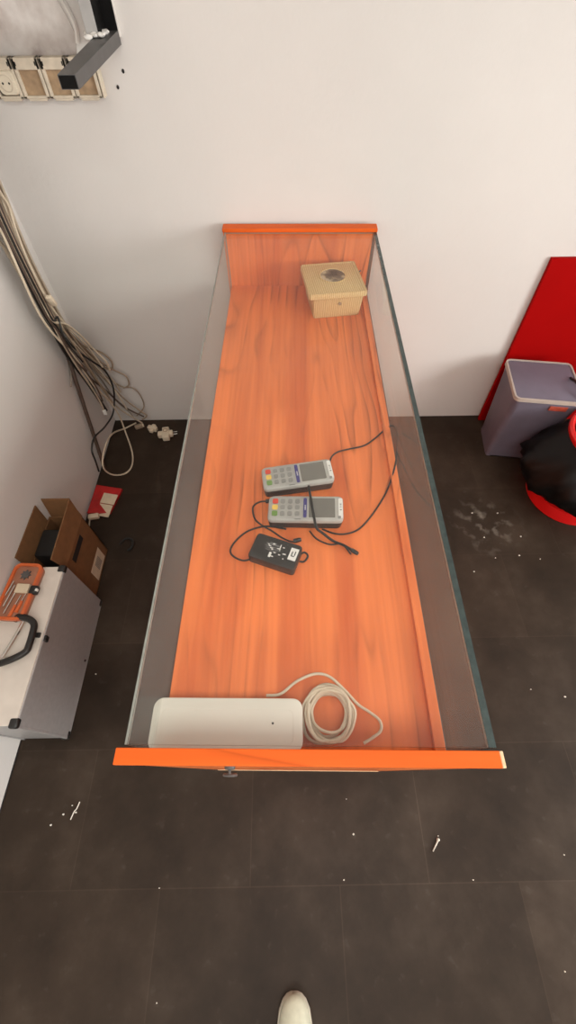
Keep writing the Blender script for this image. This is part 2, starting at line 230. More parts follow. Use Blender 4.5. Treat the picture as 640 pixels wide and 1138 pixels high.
WB = (.82, .212, .058, 1); WD = (.62, .118, .030, 1)
M = dict(
    shelf_wood=wood('cherry_shelf', 'y', WB, WD),
    panel_wood=wood('cherry_panel', 'z', WB, WD),
    cap_wood=wood('cherry_cap', 'x', (.74, .125, .018, 1), (.64, .10, .014, 1), .5, .45, .12),
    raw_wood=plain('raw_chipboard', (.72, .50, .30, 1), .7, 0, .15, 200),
    wall=wall_mat('white_plaster', (.71, .69, .66, 1)),
    ceiling=wall_mat('white_ceiling', (.82, .80, .77, 1)),
    floor=floor_mat(), patch=patch_mat(),
    glass=glass_mat('clear_glass', (.95, .96, .945, 1), .055, .4),
    glass_thin=glass_mat('dust_haze_thin_glass', (.95, .96, .95, 1), .06, .12),  # diffuse film: dust plus a painted haze of the reflected ceiling
    glass_top=glass_mat('dusty_glass', (.99, .995, .99, 1), .009, .6),
    glass_edge=plain('glass_edge', (.035, .052, .05, 1), .25, 0, .2, 60),
    glass_edge_pale=plain('pale_glass_edge', (.25, .26, .23, 1), .3, 0, .1, 60),
    straw=straw_mat(),
    black=plain('black_plastic', (.014, .013, .012, 1), .42),
    black_matte=plain('black_rubber', (.01, .009, .008, 1), .7),
    silver=plain('silver_plastic', (.36, .35, .325, 1), .4),
    silver_light=plain('light_plastic', (.42, .41, .375, 1), .4),
    key_grey=plain('key_grey', (.24, .235, .22, 1), .5),
    screen=plain('dead_screen', (.17, .16, .14, 1), .25),
    red_key=plain('red_key', (.62, .06, .03, 1), .45), yellow_key=plain('yellow_key', (.75, .50, .10, 1), .45), green_key=plain('green_key', (.14, .25, .06, 1), .45),
    violet=plain('violet_strip', (.055, .045, .20, 1), .4),
    white_print=plain('white_print', (.75, .74, .70, 1), .6), grey_print=plain('grey_print', (.16, .155, .15, 1), .6),
    router=plain('white_router', (.72, .70, .62, 1), .45, 0, .03, 8),
    cream=plain('cream_cable', (.62, .53, .40, 1), .5), tan=plain('tan_cable', (.35, .27, .19, 1), .55), beige=plain('beige_cable', (.48, .40, .30, 1), .55),
    grey=plain('grey_cable', (.27, .24, .20, 1), .55), brown=plain('brown_cable', (.085, .055, .04, 1), .55),
    plug=plain('cream_plug', (.72, .62, .47, 1), .45),
    alu=plain('brushed_aluminium', (.40, .39, .385, 1), .45, .25, .05, 60), alu_light=plain('pale_case_top', (.66, .60, .53, 1), .5, 0, .05, 20),
    chrome=plain('chrome', (.7, .68, .64, 1), .18, 1),
    card=plain('brown_cardboard', (.19, .088, .032, 1), .8, 0, .1, 40), card_in=plain('cardboard_inside', (.20, .095, .035, 1), .85, 0, .1, 40),
    orange=plain('orange_plastic', (.62, .13, .035, 1), .35), orange_dark=plain('orange_brown_lid', (.34, .15, .09, 1), .3),
    paper=plain('cream_paper', (.64, .53, .38, 1), .8), red_pack=plain('red_packet', (.42, .012, .012, 1), .35, 0, .3, 18),
    red_panel=plain('red_board', (.34, .0015, .0015, 1), .7, 0, .05, 5, 0, 0, .05),
    lilac=plain('lilac_plastic', (.165, .150, .195, 1), .5, 0, .07, 12, 0, 0, .3), bin_rim=plain('pale_bin_rim', (.46, .40, .35, 1), .5),
    bin_red=plain('red_bin', (.72, .010, .010, 1), .3, 0, .06, 10), label_red=plain('red_label', (.40, .07, .04, 1), .5, 0, .3, 60),
    bag=plain('black_bag', (.004, .0035, .0035, 1), .45, 0, .3, 25, .0, 0, .22),
    straw_bit=plain('straw_bits', (.62, .48, .22, 1), .8),
    socket_frame=plain('ivory_frame', (.60, .53, .42, 1), .5, 0, .12, 40), socket_white=plain('ivory_socket', (.70, .63, .50, 1), .4),
    insert=plain('brown_cardboard_insert', (.36, .25, .15, 1), .8, 0, .2, 50), dark_hole=plain('dark_hole', (.012, .010, .009, 1), .8),
    steel_dark=plain('dark_steel', (.10, .097, .095, 1), .45, .2), steel_grey=plain('grey_steel', (.40, .39, .38, 1), .5, .1), steel_black=plain('black_steel', (.006, .0055, .0055, 1), .6, 0, .08, 30, 0, 0, .12),
    white_paint=plain('white_paint', (.78, .76, .72, 1), .6),
    shoe=plain('pale_canvas', (.50, .50, .385, 1), .75, 0, .08, 60), sole=plain('shoe_sole', (.5, .47, .38, 1), .7), lace=plain('shoe_lace', (.7, .68, .6, 1), .8),
    chip=plain('plaster_chip', (.75, .70, .62, 1), .8), screw=plain('screw_steel', (.42, .38, .32, 1), .35, .8),
)

# ------------------------------------------------------------------ builders
def tag(o, label=None, cat=None, group=None, kind=None):
    if label: o['label'] = label
    if cat: o['category'] = cat
    if group: o['group'] = group
    if kind: o['kind'] = kind
    return o

def thing(name, label, cat, loc=(0, 0, 0), rz=0, group=None):
    o = bpy.data.objects.new(name, None); col.objects.link(o)
    o.empty_display_size = .05
    o.location = loc; o.rotation_euler = (0, 0, rz)
    return tag(o, label, cat, group)

def frame_of(o):
    if o is None: return Matrix.Identity(4)
    m = Matrix.Translation(o.location) @ o.rotation_euler.to_matrix().to_4x4()
    return frame_of(o.parent) @ m

def obj(name, bm, mat, parent=None, world=False, smooth=False, label=None):
    """link a bmesh as one mesh object; world=True: the vertices are in room coordinates"""
    if world and parent is not None: bm.transform(frame_of(parent).inverted())
    bmesh.ops.recalc_face_normals(bm, faces=bm.faces[:])
    me = bpy.data.meshes.new(name); bm.to_mesh(me); bm.free()
    for mm in (mat if isinstance(mat, (list, tuple)) else [mat]): me.materials.append(M[mm])
    if smooth:
        for p in me.polygons: p.use_smooth = True
        if smooth != 'all': me.set_sharp_from_angle(angle=math.radians(40))
    o = bpy.data.objects.new(name, me); col.objects.link(o)
    if parent is not None: o.parent = parent
    if label: o['label'] = label
    return o

def BM(): return bmesh.new()

def box(bm, x0, x1, y0, y1, z0, z1, bev=0, seg=2, mt=None):
    b = bmesh.new(); bmesh.ops.create_cube(b, size=1)
    for v in b.verts: v.co = Vector(((x0+x1)/2+v.co.x*(x1-x0), (y0+y1)/2+v.co.y*(y1-y0), (z0+z1)/2+v.co.z*(z1-z0)))
    if bev: bmesh.ops.bevel(b, geom=b.edges[:], offset=bev, segments=seg, affect='EDGES', profile=.5)
    if mt is not None: b.transform(mt)
    me = bpy.data.meshes.new('t'); b.to_mesh(me); b.free(); bm.from_mesh(me); bpy.data.meshes.remove(me)
    return bm

def rrect(w, h, r, n=5, cx=0, cy=0):
    P = []
    for sx, sy, a0 in ((1, 1, 0), (-1, 1, 90), (-1, -1, 180), (1, -1, 270)):
        for k in range(n+1):
            a = math.radians(a0+90*k/n)
            P.append((cx+sx*(w/2-r)+r*math.cos(a), cy+sy*(h/2-r)+r*math.sin(a)))
    return P

def loft(bm, rings, cap0=True, cap1=True, closed=True):
    """rings: lists of 3-D points of equal length"""
    R = [[bm.verts.new(p) for p in ring] for ring in rings]
    n = len(R[0])
    for a, b in zip(R, R[1:]):
        for i in range(n if closed else n-1):
            j = (i+1) % n
            bm.faces.new((a[i], a[j], b[j], b[i]))
    if cap0: bm.faces.new(R[0][::-1])
    if cap1: bm.faces.new(R[-1])
    return bm

def prism(bm, outline, z0, z1, bev=0):
    """extruded 2-D outline with a small chamfer at the top"""
    if not bev: return loft(bm, [[(x, y, z0) for x, y in outline], [(x, y, z1) for x, y in outline]])
    cx = sum(p[0] for p in outline)/len(outline); cy = sum(p[1] for p in outline)/len(outline)
    w = max(p[0] for p in outline)-min(p[0] for p in outline); h = max(p[1] for p in outline)-min(p[1] for p in outline)
    sh = lambda d: [(cx+(x-cx)*(1-2*d/w), cy+(y-cy)*(1-2*d/h)) for x, y in outline]
    return loft(bm, [[(x, y, z0) for x, y in outline], [(x, y, z1-bev) for x, y in outline],
                     [(x, y, z1-bev*.3) for x, y in sh(bev*.3)], [(x, y, z1) for x, y in sh(bev)]])

def spline(pts, sub=6):
    P = [Vector(p) for p in pts]; out = []
    for i in range(len(P)-1):
        p0 = P[max(i-1, 0)]; p1 = P[i]; p2 = P[i+1]; p3 = P[min(i+2, len(P)-1)]
        for k in range(sub):
            t = k/sub
            out.append(.5*((2*p1)+(p2-p0)*t+(2*p0-5*p1+4*p2-p3)*t*t+(3*p1-p0-3*p2+p3)*t**3))
    out.append(P[-1]); return out

def tube(bm, pts, r, n=8, sub=6):
    P = spline(pts, sub) if sub > 1 else [Vector(p) for p in pts]
    P = [p for i, p in enumerate(P) if i == 0 or (p-P[i-1]).length > 1e-5]
    T = [(P[min(i+1, len(P)-1)]-P[max(i-1, 0)]).normalized() for i in range(len(P))]
    u = T[0].orthogonal().normalized(); rings = []
    for i, p in enumerate(P):
        u = (u-T[i]*u.dot(T[i])); u = u.normalized() if u.length > 1e-6 else T[i].orthogonal().normalized()
        v = T[i].cross(u); rr = r(i/(len(P)-1)) if callable(r) else r
        rings.append([p+(u*math.cos(2*PI*k/n)+v*math.sin(2*PI*k/n))*rr for k in range(n)])
    return loft(bm, rings)

def lathe(bm, prof, n=32, c=(0, 0, 0), wob=None, cap0=True, cap1=True):
    rings = []
    for r, z in prof:
        rings.append([(c[0]+(r+(wob(a, z) if wob else 0))*math.cos(a), c[1]+(r+(wob(a, z) if wob else 0))*math.sin(a), c[2]+z) for a in [2*PI*k/n for k in range(n)]])
    return loft(bm, rings, cap0, cap1)

def ring_frame(bm, outer, inner, z0, z1):
    n = len(outer)
    A = [[bm.verts.new((x, y, z)) for x, y in o] for o, z in ((outer, z0), (outer, z1), (inner, z1), (inner, z0))]
    for a, b in zip(A, A[1:]+A[:1]):
        for i in range(n):
            j = (i+1) % n; bm.faces.new((a[i], a[j], b[j], b[i]))
    return bm

# ------------------------------------------------------------------ the room
W, LX = 1.8419, -1.0092
ZC, RX, RY = 2.75, 3.2, -3.4
def struct(name, bm, mat, parent=None):
    o = obj(name, bm, mat, parent)
    if parent is None: o['kind'] = 'structure'
    return o
struct('floor', box(BM(), LX-.15, RX+.15, RY-.15, W+.15, -.1, 0), 'floor')
struct('ceiling', box(BM(), LX-.15, RX+.15, RY-.15, W+.15, ZC, ZC+.1), 'ceiling')
struct('wall_back', box(BM(), LX-.15, RX+.15, W, W+.15, 0, ZC), 'wall')
struct('wall_left', box(BM(), LX-.15, LX, RY, W, 0.004, ZC), 'wall')
struct('wall_front', box(BM(), LX-.15, RX+.15, RY-.15, RY, 0, ZC), 'wall')
b = BM()                                   # the right wall with its wide shop window
wy0, wy1, wz0, wz1 = -2.5, 0.6, .85, 2.2
box(b, RX, RX+.15, RY, wy0, 0, ZC); box(b, RX, RX+.15, wy1, W, 0, ZC)
box(b, RX, RX+.15, wy0, wy1, 0, wz0); box(b, RX, RX+.15, wy0, wy1, wz1, ZC)
struct('wall_right', b, 'wall')
b = BM()
for y in (wy0, (wy0+wy1)/2-.03, wy1-.06): box(b, RX+.04, RX+.1, y, y+.06, wz0, wz1, .004)
for z in (wz0, wz1-.06): box(b, RX+.04, RX+.1, wy0, wy1, z, z+.06, .004)
struct('window_1', b, 'white_paint')
# bare plaster left where something was taken off the back wall
b = BM()
edge = [(-1.0, 1.482), (-.93, 1.484), (-.86, 1.482), (-.80, 1.486), (-.73, 1.483), (-.66, 1.486), (-.605, 1.490), (-.592, 1.53), (-.60, 1.56), (-.618, 1.60), (-.626, 1.66), (-.62, 1.75), (-.63, 1.9), (-1.0, 1.9)]
loft(b, [[(x, W, z) for x, z in edge], [(x, W-.004, z) for x, z in edge]])
struct('trim_1', b, 'patch')
b = BM()                                   # the jagged paint lip along the plaster patch
tube(b, [(-.592, W-.003, 1.512), (-.585, W-.004, 1.545), (-.594, W-.004, 1.58), (-.611, W-.004, 1.62), (-.618, W-.004, 1.68), (-.612, W-.004, 1.78)], .007, 6)
struct('trim_2', b, 'white_paint')
b = BM()                                   # two plug holes left in the back wall
for x, z in ((-.507, 1.419), (-.479, 1.454)): lathe(b, [(.004, 0), (.004, .002), (.0005, .0025)], 10)
for i, v in enumerate(b.verts):
    q = (-.507, 1.419) if i < len(b.verts)/2 else (-.479, 1.454)
    v.co = Vector((q[0]+v.co.x, W+.0005-v.co.z, q[1]+v.co.y*1.3))
struct('trim_3', b, 'dark_hole')
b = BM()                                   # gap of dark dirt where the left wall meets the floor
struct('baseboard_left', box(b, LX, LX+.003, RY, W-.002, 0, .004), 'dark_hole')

# ------------------------------------------------------------------ showcase counter
CR = -.0231
counter = thing('display_counter', 'long glass topped display counter with orange wooden end panels, standing against the back wall', 'display counter', (0, 1.8, 0), CR)
o_ = -1.8                                  # local y of a point is its room y minus 1.8
xl, xr, zt = -.2288, .3686, 1.0394
# front end panel leans a touch, so its foot stands slightly further in
def end_panel(y0t, y1t, y0b, y1b, x0, x1, z0, z1):
    bm = BM(); r = lambda y0, y1, z: [(x0, y0+o_, z), (x1, y0+o_, z), (x1, y1+o_, z), (x0, y1+o_, z)]
    return loft(bm, [r(y0b, y1b, z0), r(y0t, y1t, z1)])
fp = obj('end_panel', end_panel(.0268, .0470, .0485, .0680, xl+.002, xr-.002, 0, zt-.006), 'panel_wood', counter)
b = BM(); box(b, xl, xr-.005, .0253+o_, .0484+o_, zt-.014, zt, .0012); obj('cap_strip', b, 'cap_wood', fp)
b = BM(); box(b, xr-.005, xr+.0005, .0256+o_, .0482+o_, zt-.016, zt-.0003, .001); obj('bare_edge', b, 'raw_wood', fp, label='pale bare end of the orange cap strip')
b = BM(); box(b, xl+.01, xr-.01, .0462+o_, .0487+o_, .0, .018, .001); obj('foot_light_strip', b, 'raw_wood', fp)  # pale strip painted in for light reflected along the panel foot
bp_ = obj('end_panel', end_panel(1.787, 1.824, 1.787, 1.824, xl+.002, xr-.002, 0, zt-.006), 'panel_wood', counter)
b = BM(); box(b, xl, xr, 1.783+o_, 1.8285+o_, zt-.014, zt, .003); obj('cap_strip', b, 'cap_wood', bp_)
ZS = .8205
b = BM(); box(b, -.2165, .352, .056+o_, 1.787+o_, ZS-.02, ZS, .0008); obj('shelf', b, 'shelf_wood', counter)
b = BM(); box(b, .3265, .3478, .056+o_, 1.787+o_, ZS, ZS+.016, .001); obj('rail', b, 'shelf_wood', counter)
def pane(x0, x1, y0, y1, z0, z1, edge_sel, bev=0):
    bm = BM(); box(bm, x0, x1, y0, y1, z0, z1)
    bm.normal_update()
    for f in bm.faces: f.material_index = 1 if edge_sel(f.normal) else 0
    return bm
gy0, gy1 = .0535+o_, 1.7865+o_
obj('side_glass', pane(.3535, .3655, gy0, gy1, .79, 1.0275, lambda n: abs(n.x) < .5), ['glass', 'glass_edge'], counter, label='side glass with thick dark green top edge')
obj('side_glass', pane(-.2205, -.2165, gy0, gy1, .79, 1.0275, lambda n: abs(n.x) < .5), ['glass_thin', 'glass_edge_pale'], counter, label='thin side glass with pale top edge')
obj('top_glass', pane(-.2160, .3530, gy0, gy1, 1.0215, 1.0275, lambda n: abs(n.z) < .5), ['glass_top', 'glass_edge_pale'], counter)
b = BM(); box(b, .336, .352, .062+o_, 1.787+o_, .06, ZS-.021, .001); obj('side_board', b, 'panel_wood', counter)
for y0, y1, x in ((.065, .95, -.2150), (.90, 1.785, -.2000)):
    b = BM(); box(b, x, x+.014, y0+o_, y1+o_, .07, ZS-.022, .001); d = obj('sliding_door', b, 'panel_wood', counter)
    yk = y0+.08 if y0 < .5 else y1-.08
    b = BM(); lathe(b, [(.016, 0), (.016, .002), (.011, .002), (.010, .0005)], 20); b.transform(Matrix.Translation((x, yk+o_, .5)) @ Matrix.Rotation(-PI/2, 4, 'Y')); obj('finger_pull', b, 'steel_grey', d)
b = BM(); box(b, -.21, .336, .062+o_, 1.787+o_, .05, .068, .001); obj('bottom_board', b, 'shelf_wood', counter)
# little lock with its key on the front panel
lk = BM(); lathe(lk, [(.009, 0), (.009, .006), (.007, .0075), (.002, .008)], 16); lk.transform(Matrix.Translation((-.060, .0300+o_, .955)) @ Matrix.Rotation(PI/2, 4, 'X'))
lock = obj('lock', lk, 'steel_dark', counter, smooth=True)
b = BM(); tube(b, [(-.060, .023+o_, .955), (-.060, .0165+o_, .955)], .0022, 8, 1)
ring = [(-.060+.0105*math.cos(a),   .0155+o_-.001*math.sin(a), .944+.0105*math.sin(a)) for a in [2*PI*k/18 for k in range(19)]]
tube(b, ring, .0022, 6, 1); obj('key', b, 'steel_dark', lock, smooth=True)

# ------------------------------------------------------------------ straw box
sb = thing('straw_box', 'square pale straw covered box with a round picture set in its lid', 'box', (.199, 1.645, ZS+.0003), math.radians(7))
b = BM()
w0, w1 = .184, .200
loft(b, [[(x, y, z) for x, y in rrect(w, w+.005, .008, 3)] for w, z in ((w0-.004, 0), (w0, .004), (w1, .088))], True, True)
body = obj('body', b, 'straw', sb, smooth=True)
b = BM(); prism(b, rrect(.222, .226, .010, 4, -.004, -.004), .089, .106, .003); 
lid = obj('lid', b, 'straw', sb, smooth=True)
b = BM(); ring_frame(b, rrect(.218, .222, .010, 4, -.004, -.004), rrect(.205, .209, .006, 4, -.004, -.004), .1055, .1082); obj('lid_border', b, 'straw', lid)
b = BM(); lathe(b, [(.054, 0), (.054, .0028), (.049, .0030), (.047, .0012)], 32, (-.002, .012, .1055)); obj('picture_rim', b, 'straw', lid)
m, nt, bb, oo = newmat('round_picture')
tc = N(nt, 'ShaderNodeTexCoord'); vo = N(nt, 'ShaderNodeTexNoise'); vo.inputs['Scale'].default_value = 17; vo.inputs['Detail'].default_value = 2.5
nt.links.new(tc.outputs['Object'], vo.inputs['Vector'])
rr = ramp(nt, [(.40, (.04, .035, .025, 1)), (.50, (.15, .125, .08, 1)), (.56, (.46, .38, .24, 1)), (.68, (.62, .54, .40, 1))]); nt.links.new(vo.outputs['Fac'], rr.inputs['Fac']); nt.links.new(rr.outputs['Color'], bb.inputs['Base Color'])
bb.inputs['Roughness'].default_value = .3; M['picture'] = m
b = BM(); lathe(b, [(.0475, 0), (.0475, .0015)], 32, (-.002, .012, .1055)); obj('picture', b, 'picture', lid, label='round dark and cream picture')
b = BM(); lathe(b, [(.006, 0), (.0055, .004), (.002, .005)], 14); b.transform(Matrix.Translation((.008, -.1015, .058)) @ Matrix.Rotation(PI/2, 4, 'X')); obj('clasp_knob', b, 'insert', body)
b = BM(); tube(b, [(.107, .038, .098), (.1125, .036, .103), (.113, .030, .107)], .003, 6); obj('hinge_cord', b, 'brown', lid)

# ------------------------------------------------------------------ card terminals
def make_terminal():
    t = thing('card_terminal', 'x', 'card terminal', (0, 0, 0))
    L, B = .198, .079
    b = BM(); loft(b, [[(x, y, z+.004*x/L*2) for x, y in rrect(w, h, .012, 4)] for w, h, z in ((L-.014, B-.008, 0.0015), (L-.006, B-.002, .006), (L-.001, B-.0005, .032))])
    for v in b.verts: v.co.z = max(v.co.z, 0)
    obj('base', b, 'black', t, smooth=True)
    def top(x): return .040+.010*(x/L+.5)
    b = BM()
    def slope(pts, dz): return [(x, y, top(x)+dz) for x, y in pts]
    loft(b, [[(x, y, .0315+.004*x/L*2) for x, y in rrect(L, B, .013, 5)], slope(rrect(L, B, .013, 5), -.005), slope(rrect(L-.004, B-.004, .012, 5), -.0012), slope(rrect(L-.010, B-.010, .010, 5), 0)])
    sh = obj('shell', b, 'silver', t, smooth=True)
    # darker lower skirt, keypad, screen and marks follow the slope of the shell
    def plate(name, x0, x1, y0, y1, h, mat, parent, rad=.002, lab=None):
        bm = BM(); o = rrect(x1-x0, y1-y0, rad, 3, (x0+x1)/2, (y0+y1)/2)
        loft(bm, [slope(o, -.002), slope(o, h)]); return obj(name, bm, mat, parent, label=lab)
    plate('screen_bezel', .005, .084, -.034, .034, .0006, 'silver_light', t)
    plate('screen', .0085, .077, -.0305, .0305, .0010, 'screen', t)
    v = plate('brand_strip', -.006, .003, -.031, .031, .0009, 'violet', t, .003, 'dark violet strip with white mark')
    for y in (-.006, -.002, .002, .006): plate('white_mark', -.0025, .0005, y-.0012, y+.0012, .0013, 'white_print', v, .0005)
    for r in range(3):
        for c in range(3):
            x, y = -.067+c*.0195+.006, .020-r*.0195
            plate('key', x-.0062, x+.0062, y-.0066, y+.0066, .0018, 'key_grey', t, .004)
    for r, mt in enumerate(('red_key', 'yellow_key', 'green_key')):
        y = .020-r*.0195
        plate('key', -.0885, -.0735, y-.0075, y+.0075, .0022, mt, t, .004, mt.split('_')[0]+' key')
    plate('maker_mark', -.028, -.012, -.0365, -.0345, .0006, 'grey_print', t, .0005)
    # white sticker with dark marks along the far short side
    b = BM(); o = rrect(.011, .062, .003, 3, .0915, 0); loft(b, [slope(o, -.003), slope(o, .0004)]); st = obj('sticker', b, 'white_print', t, label='white sticker on the short edge')
    for y, w in ((-.006, .003), (.002, .0012), (.007, .0012), (.012, .0025)):
        b = BM(); o = rrect(.0045, w, .0004, 1, .092, y); loft(b, [slope(o, 0), slope(o, .0008)]); obj('sticker_print', b, 'grey_print', st)
    b = BM(); o = rrect(.008, .008, .003, 3, .088, -.029); loft(b, [slope(o, -.003), slope(o, .0012)]); obj('release_button', b, 'key_grey', t)
    return t
def copy_tree(o, parent=None):
    c = o.copy(); col.objects.link(c); c.parent = parent
    for ch in list(o.children): copy_tree(ch, c)
    return c
t1 = make_terminal()
bpy.context.view_layer.update()
t2 = copy_tree(t1)
t1.location = (.034, .728, ZS+.0003); t1.rotation_euler = (0, 0, math.radians(7))
t2.location = (.052, .613, ZS+.0003); t2.rotation_euler = (0, 0, math.radians(-3.5))
for t, l in ((t1, 'grey card terminal with keypad, the rear of the two on the shelf'), (t2, 'grey card terminal with a black cord lying across its screen')):
    t['label'] = l; t['group'] = 'card terminals on the counter shelf'

# ------------------------------------------------------------------ adapter and dark cords
ad = thing('power_adapter', 'black power adapter brick with a white printed label, lying before the card terminals', 'power adapter', (-.028, .492, ZS+.0003), math.radians(-21))
b = BM(); loft(b, [[(x, y, z) for x, y in rrect(w, h, .008, 4)] for w, h, z in ((.116, .066, 0), (.122, .072, .004), (.122, .072, .030), (.119, .069, .034), (.113, .063, .0355))]); obj('brick', b, 'black', ad, smooth=True)
b = BM()
for y0, y1, x0, x1 in [(.012, .0155, -.028, .012), (.006, .008, -.030, .004), (.001, .003, -.026, .010), (-.004, -.002, -.026, .004), (.017, .019, -.020, -.002)]: box(b, x0, x1, y0, y1, .0354, .0359)
obj('small_print', b, 'grey_print', ad)
b = BM(); rnd = random.Random(3)
for k in range(16):
    x = -.024+rnd.random()*.055; y = -.020+rnd.random()*.036; box(b, x, x+.002+rnd.random()*.007, y, y+.0022, .0355, .0360)
box(b, -.012, -.006, -.022, -.008, .0355, .0360); box(b, .008, .010, .006, .020, .0355, .0360)
obj('printed_text', b, 'white_print', ad)
b = BM(); box(b, .036, .056, -.012, .022, .0353, .0360); lb = obj('white_label', b, 'white_print', ad)
b = BM(); box(b, .041, .050, -.002, .0005, .0358, .0364); box(b, .041, .0435, -.002, .012, .0358, .0364); box(b, .0485, .051, .002, .014, .0358, .0364); obj('label_sign', b, 'black', lb)
b = BM(); tube(b, SHELF['adcord'], .0024, 8); obj('cord', b, 'black_matte', ad, True, True)
b = BM(); tube(b, SHELF['adtail'], .0026, 8); obj('socket_loop', b, 'black_matte', ad, True, True)
def cord(name, key, lab, r=.0024, ends=()):
    P = SHELF[key]
    t = thing(name, lab, 'cable', P[0]); t.location.z = ZS
    b = BM(); tube(b, P, r, 8); obj('cord', b, 'black_matte', t, True, True)
    for (i, j, ln, rad) in ends:
        a = Vector(P[i]); d = (a-Vector(P[j])).normalized(); b = BM()
        tube(b, [a-d*.004, a+d*ln*.2, a+d*ln*.7, a+d*ln], lambda u: rad*(1 if u < .75 else .8), 10, 2); obj('plug', b, 'black', t, True, True)
    return t
cord('power_cable', 'loop', 'thin black cable looping out to the right rail from the rear card terminal', .0024)
cord('power_cable', 'cross', 'black cord lying over the front card terminal screen, plug beside the terminal', .0034, ((-1, -2, .016, .0055),))
cord('power_cable', 'cross2', 'thin black cord lying half under the front card terminal on the right', .0022)
cord('power_cable', 't1cord', 'thin black cable plugged into the left end of the front terminal', .0024, ((0, 1, .018, .006), (-1, -2, .016, .006)))

# ------------------------------------------------------------------ white router and its coil
rt = thing('router', 'flat white plastic device box with rounded corners, lying behind the front end panel', 'router', (-.122, .103, ZS+.0003), CR)
b = BM(); loft(b, [[(x, y, z) for x, y in rrect(w, h, .019, 7)] for w, h, z in ((.290, .089, 0), (.296, .094, .003), (.297, .095, .049), (.2955, .0935, .0512), (.292, .090, .052))]); obj('housing', b, 'router', rt, smooth=True)
b = BM(); lathe(b, [(.0022, 0), (.0022, .0006), (.0012, .0007)], 12, (.090, .002, .0519)); obj('led_hole', b, 'dark_hole', rt)
b = BM(); ring_frame(b, rrect(.262, .062, .012, 4, 0, -.004), rrect(.259, .059, .011, 4, 0, -.004), .0517, .0523); obj('panel_seam', b, 'router', rt)
cc = thing('coiled_cable', 'coil of cream cable lying at the right end of the white device box', 'cable', (.075, .115, ZS))
b = BM(); pts = []; rnd = random.Random(11)
cx, cy = .080, .122
for k in range(8*14):
    a = -2*PI*k/14+2.4; lap = k/14
    rx = .043+.007*math.sin(lap*2.1)+rnd.uniform(-.002, .002); ry = .047+.008*math.cos(lap*1.7)
    x = cx+.006*math.sin(lap*1.3)+rx*math.cos(a); y = cy+.005*math.cos(lap*2.3)+ry*math.sin(a)
    x = .030+.5*max(0, x-.030)+max(0, x-.030)*.5 if x > .030 else .030+.002*math.sin(k)
    pts.append((x, max(y, .072+.002*math.sin(k*1.7)), ZS+.006+.0026*lap+.005*math.sin(a*2+lap)))
tube(b, pts, .0031, 8, 3); obj('coil', b, 'cream', cc, True, True)
b = BM(); tube(b, SHELF['tail'], .003, 8); obj('loose_end', b, 'cream', cc, True, True)

# ------------------------------------------------------------------ metal case
mc = thing('metal_case', 'upright silver metal carry case with black corner guards, by the left wall', 'tool case', (-.913, .433, 0))
cx0, cx1, cy0, cy1, ch = -1.002, -.828, .160, .704, .368
b = BM(); box(b, cx0+.004, cx1-.0005, cy0+.004, cy1-.004, .006, ch-.004, .004); obj('body', b, 'alu', mc, True)
b = BM(); box(b, cx0+.006, cx1-.004, cy0+.006, cy1-.006, ch-.006, ch, .0015); obj('top_face', b, 'alu_light', mc, True, label='pale top face')
b = BM()
for y in (cy0, cy1-.010): box(b, cx1-.009, cx1, y, y+.010, .0, ch-.002, .002); box(b, cx0, cx0+.009, y, y+.010, .0, ch-.002, .002)
for x in (cx0, cx1-.009): box(b, x, x+.009, cy0, cy1, 0, .010, .002)
obj('edge_profile', b, 'alu', mc, True)
for x in (cx1-.026, cx0-.002):
    for y in (cy0-.002, cy1-.028):
        for z in (-.0, ch-.020):
            if z > .1 or x > -.9:
                b = BM(); box(b, x, x+.028, y, y+.030, max(z, .001), z+.023, .007, 3); obj('corner_guard', b, 'black', mc, True, True)
hz = ch+.022
b = BM()
hp = [(-.936, .494, ch+.010), (-.918, .500, hz), (-.882, .490, hz), (-.861, .473, hz), (-.856, .448, hz), (-.855, .402, hz), (-.860, .380, hz), (-.893, .359, hz), (-.938, .347, ch+.012)]
P = spline(hp, 5); rings = []
for i, p in enumerate(P):
    t = (P[min(i+1, len(P)-1)]-P[max(i-1, 0)]).normalized(); u = Vector((0, 0, 1)).cross(t).normalized(); v = t.cross(u)
    rings.append([p+u*(x*.011)+v*(y*.010) for x, y in [(math.cos(a)*(abs(math.cos(a))**-.3 if abs(math.cos(a)) > .1 else 1), math.sin(a)) for a in [2*PI*k/12+.13 for k in range(12)]]])
loft(b, rings); hd = obj('handle', b, 'black', mc, True, True)
b = BM(); tube(b, [(-.905, .494, ch+.012), (-.915, .44, ch+.012), (-.940, .352, ch+.012)], .006, 8); obj('pivot_bar', b, 'chrome', hd, True, True)
for x, y in ((-.912, .492), (-.936, .356)):
    b = BM(); box(b, x-.012, x+.012, y-.010, y+.010, ch, ch+.018, .003); obj('mount', b, 'chrome', hd, True)
for y in (.440,):
    b = BM(); box(b, cx1-.026, cx1-.010, y-.008, y+.010, ch-.001, ch+.008, .003); obj('latch', b, 'black', mc, True)
    b = BM(); box(b, cx1-.004, cx1+.006, y-.016, y+.004, ch-.028, ch-.006, .003); obj('latch', b, 'black', mc, True)
b = BM(); box(b, -.955, -.918, .252, .278, ch-.001, ch+.010, .004); obj('clasp', b, 'chrome', mc, True)
b = BM(); lathe(b, [(.005, 0), (.005, .004), (.002, .005)], 12); b.transform(Matrix.Translation((cx1-.001, .44, .03)) @ Matrix.Rotation(PI/2, 4, 'Y')); obj('stud', b, 'black', mc, True)

